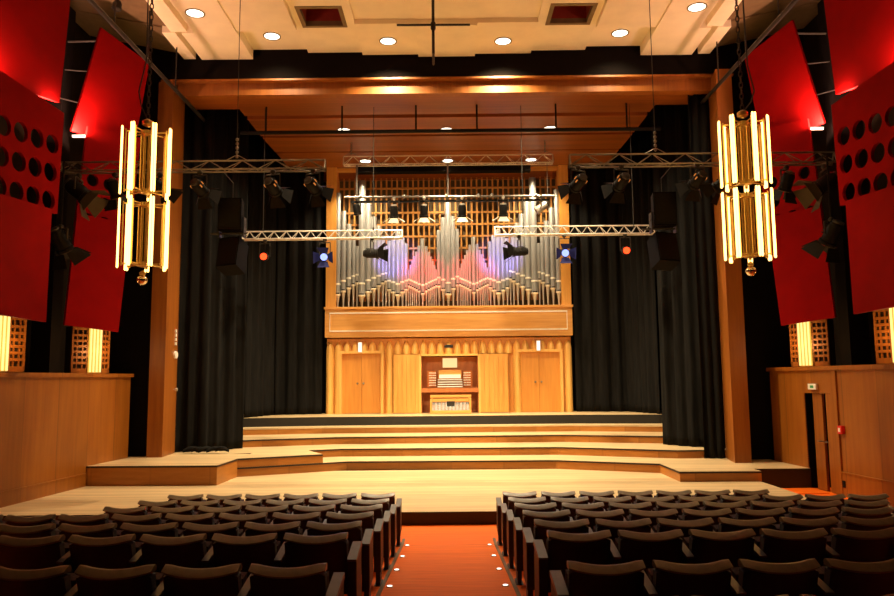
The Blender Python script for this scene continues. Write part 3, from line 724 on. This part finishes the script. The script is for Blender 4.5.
for px, py, z, lb in ((344, 130, 9.15, 'left lamp of the front row under the wood stage soffit'), (446.5, 129.5, 9.15, 'middle lamp of the front row under the wood stage soffit'), (550, 128, 9.15, 'right lamp of the front row under the wood stage soffit'),
                      (365.5, 161, 9.26, 'left lamp of the back row under the stage soffit, above the pipes'), (447.5, 160.5, 9.26, 'middle lamp of the back row under the stage soffit, above the pipes'), (531, 159.5, 9.26, 'right lamp of the back row under the stage soffit, above the pipes')):
    c = atZ(px, py, z); back = py > 150
    t = thing('soffit_downlight', lb, 'ceiling light', c, 'downlights in the wood stage soffit')
    MB().ring([(.17, -.012), (.20, -.014), (.20, .02), (.17, .02)], c, (0, 0, 1), 24).build('trim_ring', 'steel', t)
    MB().lathe([(.001, -.01), (.17, -.01), (.17, .01)], c, (0, 0, 1), 24).build('lit_disc', 'lamp_disc', t)
    lamp('SPOT', c+Vector((0, 0, -.04)), P_STAGE_BACK if back else P_STAGE, WARM, t, aim=c+Vector((0, .3 if back else -.2, -5)), cone=115, blend=.6, radius=.1)
for px, py, z, lb in ((117, 6, 9.9, 'small dark ceiling spot at the far left above the red panel'), (181, 5, 10.1, 'small dark ceiling spot left of the left outermost downlight'), (648, 2, 10.15, 'small dark ceiling spot right of the right hatch'), (703, 1, 10.1, 'small dark ceiling spot beside the right outermost downlight')):
    c = atZ(px, py, z)
    t = thing('ceiling_spot', lb, 'spotlight', c, 'small dark ceiling spots')
    MB().lathe([(.05, .12), (.09, .05), (.10, -.06), (.07, -.10)], c, (.2, 0, 1), 12).build('housing', 'dark_steel', t)
    MB().bar(c+Vector((.01, 0, .1)), c+Vector((.02, 0, .5)), .02).build('stem', 'dark_steel', t)
# microphone bar
t = thing('microphone_bar', 'thin dark cross bar with microphone hanging on a rod from the ceiling centre', 'microphone', (-.25, 13.5, 8.82))
MB().bar((-.25, 13.5, 8.25), (-.25, 13.5, 10.125), .028).build('rod', 'dark_steel', t)
MB().bar((-.94, 13.5, 8.83), (.45, 13.5, 8.82), .022).build('cross_bar', 'dark_steel', t)
MB().lathe([(.03, -.09), (.05, -.05), (.05, .06), (.025, .1)], (-.25, 13.5, 8.80), (0, 0, 1), 10).build('clamp', 'dark_steel', t)
MB().lathe([(.01, -.22), (.022, -.2), (.025, 0)], (-.25, 13.5, 8.25), (0, 0, 1), 10).build('microphone', 'steel', t)
# two small upright posts on the lighting rails
for sg, nm in ((-1, 'left'), (1, 'right')):
    m = MB(); m.bar((sg*6.36, 10.5, 8.93), (sg*6.36, 23.5, 8.93), .045)
    o = m.build('ceiling_rail', 'dark_steel', loc=(sg*6.36, 17, 8.93)); tag(o, f'long dark rail running in depth under the ceiling on the {nm} side', 'rail', 'side ceiling rails')
    for k, yy in enumerate((13.6, 15.2, 16.8)): MB().bar((sg*6.36, yy, 8.93), (sg*6.36, yy, 10.05), .016).build('hanger', 'dark_steel', o)
# pipe batten hung across the stage soffit
pY, pz = 18.5, 8.455
o = MB().bar((-5.3, pY, pz), (5.45, pY, pz), .05).build('pipe_batten', 'black_metal', loc=(0, pY, pz)); tag(o, 'long black pipe hanging on short rods under the wood soffit', 'pipe')
for px in (266, 342, 416, 477, 556, 627): x = atY(px, 125, pY).x; MB().bar((x, pY, pz), (x, pY, 9.14), .022).build('hanger', 'black_metal', o)

# ================================================================== TRUSSES
def truss(name, x0, x1, y, zt, zb, label, per=.6, grp='aluminium lighting trusses', w=.2, flat=False, mt='steel_bright'):  # default paler steel puts the lamplight on the stage trusses into the colour
    t = thing(name, label, 'truss', ((x0+x1)/2, y, zb), grp)
    ch = [(y, zt)] + ([(y, zb)] if flat else [(y-w/2, zb), (y+w/2, zb)])
    for yy, z in ch: MB().bar((x0, yy, z), (x1, yy, z), .018, 8).build('chord', mt, t)
    m = MB(); n = int((x1-x0)/per)
    for i in range(n):
        a, b = x0+(x1-x0)*i/n, x0+(x1-x0)*(i+1)/n; c = (a+b)/2
        for yy, z in ch[1:]:
            m.bar((a, yy, z), (c, y, zt), .009, 5); m.bar((c, y, zt), (b, yy, z), .009, 5)
        if not flat: m.bar((a, y-w/2, zb), (c, y+w/2, zb), .008, 5); m.bar((c, y+w/2, zb), (b, y-w/2, zb), .008, 5)
    for xx in (x0, x1):
        for yy, z in ch[1:]: m.bar((xx, yy, z), (xx, y, zt), .014, 6)
    m.build('bracing', mt, t)
    return t
def hoist(x, y, z0, z1, label, lean=0, plainwire=False):
    t = thing('hoist_chain', label, 'chain', (x, y, z0), 'hoist chains of the trusses')
    if plainwire:
        MB().bar((x, y, z0), (x, y, z1), .008, 6).build('wire', 'cable', t)
        MB().bar((x, y, z0-.03), (x, y, z0+.05), .02, 8).build('clamp', 'dark_steel', t); return
    m = MB(); z = z0+.05
    for k in range(5):
        m.lathe([(.012, 0), (.03, .02), (.03, .05), (.012, .07)], (x, y, z), (0, 0, 1), 8); z += .085
    m.build('shackle', 'steel', t)
    MB().bar((x, y, z), (x+lean, y, z1), .008, 6).build('wire', 'cable', t)
    m = MB()
    for s in (-.22, .22): m.bar((x, y, z0+.12), (x+s, y, z0), .009, 5)
    m.build('bridle', 'steel', t)
tL = truss('lighting_truss', -7.58, -2.40, 14.2, 6.43, 6.235, 'silver lighting truss hung in front of the left side curtain', mt='steel')
tR = truss('lighting_truss', 2.39, 7.55, 14.2, 6.48, 6.255, 'silver lighting truss hung in front of the right side curtain', mt='steel')
hoist(-4.13, 14.2, 6.43, 10.19, 'thin hoist wire holding up the upper left truss')
hoist(4.07, 14.2, 6.48, 10.19, 'thin hoist wire holding up the upper right truss')
truss('lighting_truss', -5.2, -1.17, 18.6, 5.905, 5.70, 'silver truss inside the stage reaching towards the left organ pipes', .3)
truss('lighting_truss', 1.18, 5.24, 18.6, 5.965, 5.745, 'silver truss inside the stage reaching towards the right organ pipes', .3)
for sg, nm in ((-1, 'left'), (1, 'right')):
    for k, xx in enumerate((1.9, 4.7)):
        hoist(sg*xx, 18.6, 5.93, 9.14, f'thin wire of the {nm} stage truss, {"nearer the organ" if k == 0 else "nearer the side curtain"}', plainwire=True)
truss('lighting_truss', -3.1, 3.13, 21.6, 8.76, 8.49, 'bright silver truss hung high across the centre before the organ', .55)
hoist(-2.87, 21.6, 8.76, 9.2, 'short hoist chain at the left end of the centre truss'); hoist(2.9, 21.6, 8.76, 9.2, 'short hoist chain at the right end of the centre truss')
bt = thing('lamp_bar', 'horizontal lamp bar hung on rods below the centre truss', 'lamp bar', (0, 21.6, 7.51))
MB().bar((-3.05, 21.6, 7.52), (3.17, 21.6, 7.50), .035).build('bar', 'steel', bt)
MB().box(-2.9, 3.0, 21.64, 21.70, 7.36, 7.42).build('cable_tray', 'black_metal', bt, 0)
for xx, r in ((-2.70, .032), (0, .026), (2.95, .01)): MB().bar((xx, 21.6, 7.5), (xx, 21.6, 8.49), r).build('drop_rod', 'steel', bt)
for xx in (-2.6, -1.3, -.05, .9, 1.3, 2.6): MB().lathe([(.03, -.03), (.06, 0), (.06, .05), (.03, .09)], (xx, 21.6, 7.5), (0, 0, 1), 8).build('clamp', 'steel', bt)

# ================================================================== STAGE LIGHTS
def fixture(p, aim, label, sc=1.0, drop=.22, lens=None, light=None, flaps=True, grp='theatre spotlights on trusses', body='black_metal', open_=.6, cap='dark_steel', flapmat='flap', glow=False):
    """p = point of the bar the lamp hangs from; the housing turns in a yoke below it"""
    p = Vector(p); d = Vector(aim).normalized()
    c = p + Vector((0, 0, -drop*sc-.03))
    t = thing('stage_light', label, 'stage light', p, grp)
    m = MB()
    m.lathe([(.03, -.16), (.085, -.15), (.10, -.11), (.10, .10), (.115, .11), (.115, .15), (.095, .152)], (0, 0, 0), (0, 0, 1), 16)
    q = d.to_track_quat('Z', 'Y').to_matrix()
    m.v = [c + q @ (v*sc) for v in m.v]
    h = m.build('housing', body, t)
    m = MB(); m.lathe([(.04, -.19), (.075, -.185), (.08, -.16), (.05, -.155)], (0, 0, 0), (0, 0, 1), 12)
    for k in range(5): m.box(-.07, .07, .1, .108, -.12+k*.035, -.105+k*.035)
    m.v = [c + q @ (v*sc) for v in m.v]; m.build('rear_cap', cap, h)
    m = MB(); m.lathe([(.001, .158), (.09, .158), (.09, .148)], (0, 0, 0), (0, 0, 1), 16); m.v = [c + q @ (v*sc) for v in m.v]
    m.build('lens', lens or 'amber_lens', h)
    if glow:
        m = MB()
        for a_ in (-.6, .6): m.box(-.105, .105, a_*.06-.008, a_*.06+.008, -.12, -.06)
        m.v = [c + q @ (v*sc) for v in m.v]; m.build('glowing_vent', 'vent_glow', h, 0)
    side = q @ Vector((1, 0, 0))
    if abs(side.z) > .6: side = Vector((1, 0, 0))
    side = Vector((side.x, side.y, 0)).normalized()
    m = MB(); a, b = c+side*.135*sc, c-side*.135*sc; up = Vector((0, 0, drop*sc*.85))
    for s_, e_ in ((a, a+up), (a+up, b+up), (b+up, b)): m.bar(s_, e_, .013*sc, 6)
    m.build('yoke', 'dark_steel', t)
    m = MB(); m.bar(c+up, p, .016*sc); m.lathe([(.03, -.05), (.05, -.03), (.05, .03), (.03, .05)], p+Vector((0, 0, -.02)), (0, 1, 0), 10); m.build('clamp', cap, t)
    if flaps:
        for k in range(4):
            a = k*PI/2; r = Matrix.Rotation(a, 3, 'Z')
            m = MB(); w0, w1, L = .085, .15, .19; o0 = .11; s_, c_ = math.sin(open_), math.cos(open_)
            vs = []
            for dd in (0, .006):
                for u, v in ((-w0, 0), (w0, 0), (w1, L), (-w1, L)): vs.append(r @ Vector((u, o0+v*s_+dd, .155+v*c_)))
            m.add(vs, [(3,2,1,0),(4,5,6,7),(0,1,5,4),(1,2,6,5),(2,3,7,6),(3,0,4,7)])
            m.v = [c + q @ (v*sc) for v in m.v]; m.build('barn_door', flapmat, t, 0)
    if light:
        pw, col, cone, target = light
        lamp('SPOT', c + d*.175*sc, pw, col, t, aim=target, cone=cone, blend=.7, radius=.2 if pw > 1000 else .06)
    return t
# upper trusses: warm lamps thrown at the stage
for px, py, aim, tgt, lb in ((200, 172, (.25, .9, -.42), (-2.0, 24, 3.5), 'black stage light with open flaps on the left truss, next to the proscenium post'),
                             (273, 171, (.25, .9, -.42), (-1.2, 24.8, 3.2), 'black stage light with flaps in the middle of the left truss'),
                             (313, 170, (.35, .9, -.42), (.5, 22, 1.0), 'black stage light with open flap at the inner end of the left truss'),
                             (578, 167, (-.35, .9, -.42), (-.5, 22, 1.0), 'black stage light with open flap at the inner end of the right truss'),
                             (621, 166, (-.25, .9, -.42), (1.2, 24.8, 3.2), 'black stage light with flaps in the middle of the right truss'),
                             (697, 164, (-.25, .9, -.42), (2.0, 24, 3.5), 'black stage light with open flaps on the right truss, next to the chandelier')):
    p = atY(px, py, 14.2); fixture(p, aim, lb, 1.12, .26, glow=True, light=None if 'next to' in lb else (P_TRUSS, (1, .76, .44), 40, tgt))
# outer ends of the upper trusses, in front of the red panels
for px, py, Y, aim, sc, drop, lb in ((79, 175, 14.0, (.75, .1, -.6), 1.45, .20, 'large black stage light with pale flaps tilted down before the left red panels'),
                                     (115, 174, 14.25, (.2, .4, -.9), 1.15, .24, 'black stage light just left of the left chandelier under the truss'),
                                     (160, 174, 14.2, (.5, .5, -.5), 1.1, .22, 'black stage light partly behind the left chandelier'),
                                     (722, 170, 14.2, (-.6, .5, -.4), 1.1, .22, 'black stage light partly behind the right chandelier'),
                                     (786, 167, 14.25, (-.2, .4, -.9), 1.15, .24, 'black stage light just right of the right chandelier under the truss'),
                                     (824, 166, 14.0, (-.8, .1, -.5), 1.45, .22, 'large black stage light with wide flaps tilted down before the right red panels')):
    fixture(atY(px, py, Y), aim, lb, sc, drop, flapmat='tan_flap' if 'large' in lb else 'flap')
fixture(atY(61, 226, 13.6), (.3, .6, -.9), 'small black lamp hanging low on a rod at the outer end of the left truss', 1.4, .18)
fixture(atY(831, 219, 13.6), (-.3, .6, -.9), 'small black lamp hanging low on a rod at the outer end of the right truss', 1.4, .18)
for px, nm in ((61, 'left'), (831, 'right')):
    p = atY(px, 226 if nm == 'left' else 219, 13.6); q = Vector((p.x, 13.6, 6.25))
    m = MB(); m.bar(p, q, .02); m.bar(q, (q.x, 14.1, 6.26), .02)
    tag(m.build('drop_pipe', 'black_metal', loc=q), f'thin vertical pipe holding the low lamp at the outer end of the {nm} truss', 'pipe', 'drop pipes of the upper trusses')
# lamps of the inner stage trusses
fixture(atY(265, 240, 18.6), (.05, -1, -.12), 'red glowing lamp under the left stage truss', .95, .42, 'red_lens', (25, (1, .05, .02), 150, (-4.6, 10, 4)), flaps=False, grp='coloured lamps')
fixture(atY(625, 234, 18.6), (-.05, -1, -.12), 'red glowing lamp under the right stage truss', .95, .42, 'red_lens', (25, (1, .05, .02), 150, (4.5, 10, 4)), flaps=False, grp='coloured lamps')
fixture(atY(325, 239, 18.6), (0, -1, -.25), 'blue glowing lamp with dark flaps at the left edge of the organ', 1.0, .42, 'blue_lens', (18, (.2, .25, 1), 120, (-3, 10, 3)), grp='coloured lamps', flapmat='blue_lit_flap', open_=.75)
fixture(atY(564, 235, 18.6), (0, -1, -.25), 'blue glowing lamp with dark flaps at the right edge of the organ', 1.0, .42, 'blue_lens', (18, (.2, .25, 1), 120, (3, 10, 3)), grp='coloured lamps', flapmat='blue_lit_flap', open_=.75)
fixture(atY(372, 238, 18.6), (1, -.15, -.05), 'black lamp with flaps pointing sideways before the left organ pipes', 1.15, .32, grp='black side pointing lamps', flapmat='black_metal', cap='black_metal')
fixture(atY(519, 236, 18.6), (-1, -.15, -.05), 'black lamp with flaps pointing sideways before the right organ pipes', 1.15, .32, grp='black side pointing lamps', flapmat='black_metal', cap='black_metal')
# lamps on the bar below the centre truss
VIO, RED2 = (.28, .24, 1), (1, .03, .06)
for px, py, aim, tgt, col, pw, lb in ((394, 198, (0, .3, -1), (OX(396), 24.7, 6.3), VIO, 800, 'silver capped lamp with pale flaps on the bar, second from its left end'),
                                      (424, 197.5, (0, .3, -1), (OX(424), 24.7, 5.6), RED2, 850, 'silver capped lamp with pale flaps on the bar, just left of the tallest middle pipe'),
                                      (462, 197, (0, .3, -1), (OX(474), 24.7, 5.6), RED2, 850, 'silver capped lamp on the bar, just right of the tallest middle pipe'),
                                      (503, 196.5, (0, .3, -1), (OX(501), 24.7, 6.3), VIO, 800, 'silver capped lamp with pale flaps on the bar, right of the centre')):
    fixture(atY(px, py, 21.6), aim, lb, 1.15, .34, grp='lamps on the bar before the organ', cap='steel_bright', light=(pw, col, 34, tgt), flapmat='pale_flap', open_=1.0)
fixture(atY(357, 199, 21.6), (.15, .2, -1), 'narrow black lamp hanging at the left end of the bar', 1.0, .3, grp='lamps on the bar before the organ', flaps=False)
fixture(atY(541, 196, 21.6), (-.9, .1, -.6), 'silver cylinder lamp tilted sideways at the right end of the bar', 1.2, .26, grp='lamps on the bar before the organ', flaps=False, body='steel_bright')

# ================================================================== SPEAKERS
for x0, x1, zt1, zb1, zt2, zb2, nm, s in ((-4.66, -4.19, 5.84, 5.17, 5.06, 4.36, 'left', -1), (4.16, 4.62, 5.87, 5.18, 5.10, 4.34, 'right', 1)):
    xc = (x0+x1)/2; hw = (x1-x0)/2; y = 15.0
    t = thing('loudspeaker', f'upper black box loudspeaker hanging under the {nm} truss', 'loudspeaker', (xc, y, zb1), 'hanging loudspeakers')
    MB().prism([(x0, y-.2), (x1, y-.2), (xc+hw*.7, y+.25), (xc-hw*.7, y+.25)], zb1, zt1).build('cabinet', 'speaker', t, 0)
    MB().box(x0+.02, x1-.02, y-.215, y-.2, zb1+.03, zt1-.03).build('grille', 'black_metal', t, 0)
    m = MB()
    for sx in (x0-.015, x1+.015): m.box(sx-.012, sx+.012, y-.1, y+.1, zb1-.12, zb1+.3); m.lathe([(.03, -.02), (.03, .02)], (sx, y, zb1+.15), (1, 0, 0), 8)
    m.box(x0-.2, x1+.05, y-.03, y+.03, zb1-.05, zb1-.02); m.build('bracket', 'dark_steel', t)
    MB().bar((xc, y, zt1), (xc, y, 6.2), .008).bar((xc, y, 6.2), (xc, 14.3, 6.25), .008).build('hang_wire', 'cable', t)
    t = thing('loudspeaker', f'lower tilted black loudspeaker with pale top hanging under the {nm} truss', 'loudspeaker', (xc, y, zb2), 'hanging loudspeakers')
    rm = Matrix.Rotation(-.35, 3, 'X') @ Matrix.Rotation(s*.2, 3, 'Z'); c = Vector((xc, y+.05, (zt2+zb2)/2-.03))
    MB().obox(c, .44, .42, .66, rm).build('cabinet', 'speaker', t, 0)
    MB().obox(c + rm @ Vector((0, -.215, 0)), .40, .02, .6, rm).build('grille', 'black_metal', t, 0)
    MB().obox(c + rm @ Vector((0, -.03, .335)), .40, .30, .03, rm).build('top_plate', 'frost', t, 0)
    MB().bar((xc-.15, y, zt2-.05), (xc-.15, y, zb1), .012).bar((xc+.15, y, zt2-.05), (xc+.15, y, zb1), .012).build('link_bar', 'dark_steel', t)
# small white fittings on the left proscenium post's inner face
px_ = -6.745; PZ = lambda y: atY(175, y, 18.3).z
t = thing('switch_strip', 'row of four small white switches on the inner face of the left proscenium post', 'switch', (px_, 18.3, PZ(346)))
for k in range(4): z = PZ(346)+.02+k*.105; MB().box(px_-.005, px_+.03, 18.26, 18.34, z, z+.075).build('switch', 'white', t, 0)
MB().box(px_-.03, px_, 18.24, 18.36, PZ(346), PZ(329)).build('back_plate', 'wall_wood', t, 0)
tag(MB().lathe([(.001, -.03), (.09, -.03), (.1, .0), (.09, .05), (.001, .06)], (px_, 18.3, PZ(355)), (1, 0, 0), 16).build('wall_phone', 'white', loc=(px_, 18.3, PZ(355))), 'white oval fitting below the switches on the left proscenium post', 'fitting')
bpy.data.objects['wall_phone'].name = 'wall_fitting'
tag(MB().lathe([(.015, 0), (.015, .05), (.04, .055), (.04, .09), (.02, .1)], (px_, 18.3, PZ(389.5)), (1, 0, 0), 10).build('door_knob_fitting', 'steel_bright', loc=(px_, 18.3, PZ(389.5))), 'small steel knob on the inner face of the left proscenium post', 'knob')
bpy.data.objects['door_knob_fitting'].name = 'post_knob'

# ================================================================== SEATS
def backy(x): return -.045*(1-(x/.24)**2)
def seat_master():
    r = bpy.data.objects.new('theatre_seat', None); COL.objects.link(r); OFF[r.name] = Vector((0, 0, 0)); r.empty_display_size = .1
    N = 10; m = MB(); rings = []
    for i in range(N+1):
        x = -.236+.472*i/N; y = backy(x); cor = .02 if i in (0, N) else 0
        rings.append([(x, y+.10, .26+cor), (x, y+.02, .50), (x, y-.045, .70-cor), (x, y+.03, .71-cor), (x, y+.08, .50), (x, y+.15, .28+cor)])
    m.loft(rings); m.build('backrest', 'chair_body', r, 30)
    m = MB(); rings = []
    for i in range(N+1):
        x = -.24+.48*i/N; y = backy(x); dz = .028*(x/.24)**2 - .014; e = .010 if i in (0, N) else 0
        pr = [(-.050+e, .692), (-.068+e, .696), (-.070, .706), (-.012, .741-e), (.006, .746-e), (.028, .738-e), (.036, .71), (.03, .69)]
        rings.append([(x, y+a, b+dz) for a, b in pr])
    m.loft(rings); m.build('top_rail', 'chair_rail', r, 50)
    m = MB(); rings = []
    for i in range(7):
        x = -.22+.44*i/6; k = .7 if i in (0, 6) else 1
        rings.append([(x, .20-.03*k, .24), (x, .16-.03*k, .62), (x, .19+.06*k, .64), (x, .24+.07*k, .27)])
    m.loft(rings); m.build('seat', 'cushion', r, 30)
    return r
def arm_parts(r, sx, panel):
    x = sx*(.285 if panel else .2725)
    m = MB()
    prof = [(-.10, .555), (-.105, .570), (.0, .592), (.24, .632), (.265, .620), (.25, .59), (0, .56)]
    m.loft([[(x+d, y, z) for y, z in prof] for d in ((-.036, .036) if panel else (-.028, .028))]); m.build('armrest', 'chair_arm', r, 30)
    m = MB()
    m.loft([[(x+d, y, z) for y, z in ((-.07, .16), (-.09, .55), (.22, .60), (.24, .2))] for d in ((-.034, .034) if panel else (-.02, .02))]); m.build('side_panel', 'chair_body', r, 0)
    m = MB(); m.box(x-.022, x+.022, -.01, .16, .02, .18); m.box(x-.035, x+.035, -.04, .20, 0, .022); m.build('foot', 'chair_body', r, 0)
protos = {}
for kind in ('in', 'endL', 'endR'):
    r = seat_master()
    if kind == 'in': arm_parts(r, 1, False)
    elif kind == 'endL': arm_parts(r, 1, True)       # seat of the left block next to the aisle
    else: arm_parts(r, -1, True); arm_parts(r, 1, False)
    protos[kind] = r
used = {k: False for k in protos}
rows = {7: 10.83, 6: 9.81, 5: 8.84, 4: 7.84, 3: 6.79, 2: 5.88, 1: 4.89, 0: 3.88}
tops = {7: .537, 6: .62, 5: .703, 4: .793, 3: .892, 2: .973, 1: .980, 0: 1.045}
# rows counted from the stage; the riser under each row follows from its seat tops
cnt_left = {7: 6, 6: 6, 5: 6, 4: 8, 3: 6, 2: 5, 1: 4}; cnt_right = {7: 7, 6: 9, 5: 8, 4: 7, 3: 6, 2: 5, 1: 4, 0: 3}
ORD = ['first', 'second', 'third', 'fourth', 'fifth', 'sixth', 'seventh', 'eighth', 'ninth']
def place_seat(kind, x, y, z, label):
    src = protos[kind]
    if not used[kind]: o = src; used[kind] = True
    else:
        o = src.copy(); COL.objects.link(o)
        for ch in list(src.children):
            c = ch.copy(); COL.objects.link(c); c.parent = o
    o.location = (x, y, z)
    tag(o, label, 'theatre seat', 'theatre seats in rows')
for sg, nm, cnt, edge in ((-1, 'left', cnt_left, -.795), (1, 'right', cnt_right, .735)):
    for rw, n in cnt.items():
        k0 = 8-rw
        rname = {1: 'front row by the stage', 8: 'last row'}.get(k0, ORD[k0-1] + ' row from the stage')
        for k in range(n):
            e = edge if rw else .66
            x = e + sg*(.24+.547*k)
            kind = 'in' if k else ('endL' if sg < 0 else 'endR')
            pos = 'aisle seat with arm panel' if k == 0 else ORD[k] + ' seat from the aisle'
            place_seat(kind, x, rows[rw], tops[rw]-.745, f'dark theatre seat, {nm} block, {rname}, {pos}')
# left block's inner seats need an arm between them; the shared arm sits on each seat's own aisle-facing side
# floor plinths that carry the last two rows at their own level
m = MB()
for y0, y1, z in ((3.3, 4.4, tops[0]-.745), ): m.box(.66, 9, y0, y1, .1, z)
struct(m.build('floor_riser', 'red_floor', smooth=0))

# aisle: edge trims and marker lights
for sg, nm in ((-1, 'left'), (1, 'right')):
    x = -.70 if sg < 0 else .63
    m = MB(); ysb = [2.0, 5.9, 10.9, 11.3]
    m.loft([[(x-.018, y, floor_z(y)-.01), (x+.018, y, floor_z(y)-.01), (x+.018, y, floor_z(y)+.012), (x-.018, y, floor_z(y)+.012)] for y in ysb])
    struct(m.build('trim_10' if sg < 0 else 'trim_11', 'trim_brown', smooth=0))
    for k, yy in enumerate((10.85, 9.8, 8.76, 7.76)):
        xx = (-.625 if sg < 0 else .54); z = floor_z(yy)
        t = tag(MB().lathe([(.036, -.002), (.036, .008), (.028, .012)], (xx, yy, z), (0, 0, 1), 12).build('aisle_light', 'steel', loc=(xx, yy, z)),
                f'small white marker light on the red aisle floor, {nm} side, {["nearest the stage", "second from the stage", "third from the stage", "fourth from the stage"][k]}', 'marker light', 'aisle marker lights')
        MB().lathe([(.001, .013), (.027, .013), (.027, .008)], (xx, yy, z), (0, 0, 1), 12).build('lit_disc', 'led', t)
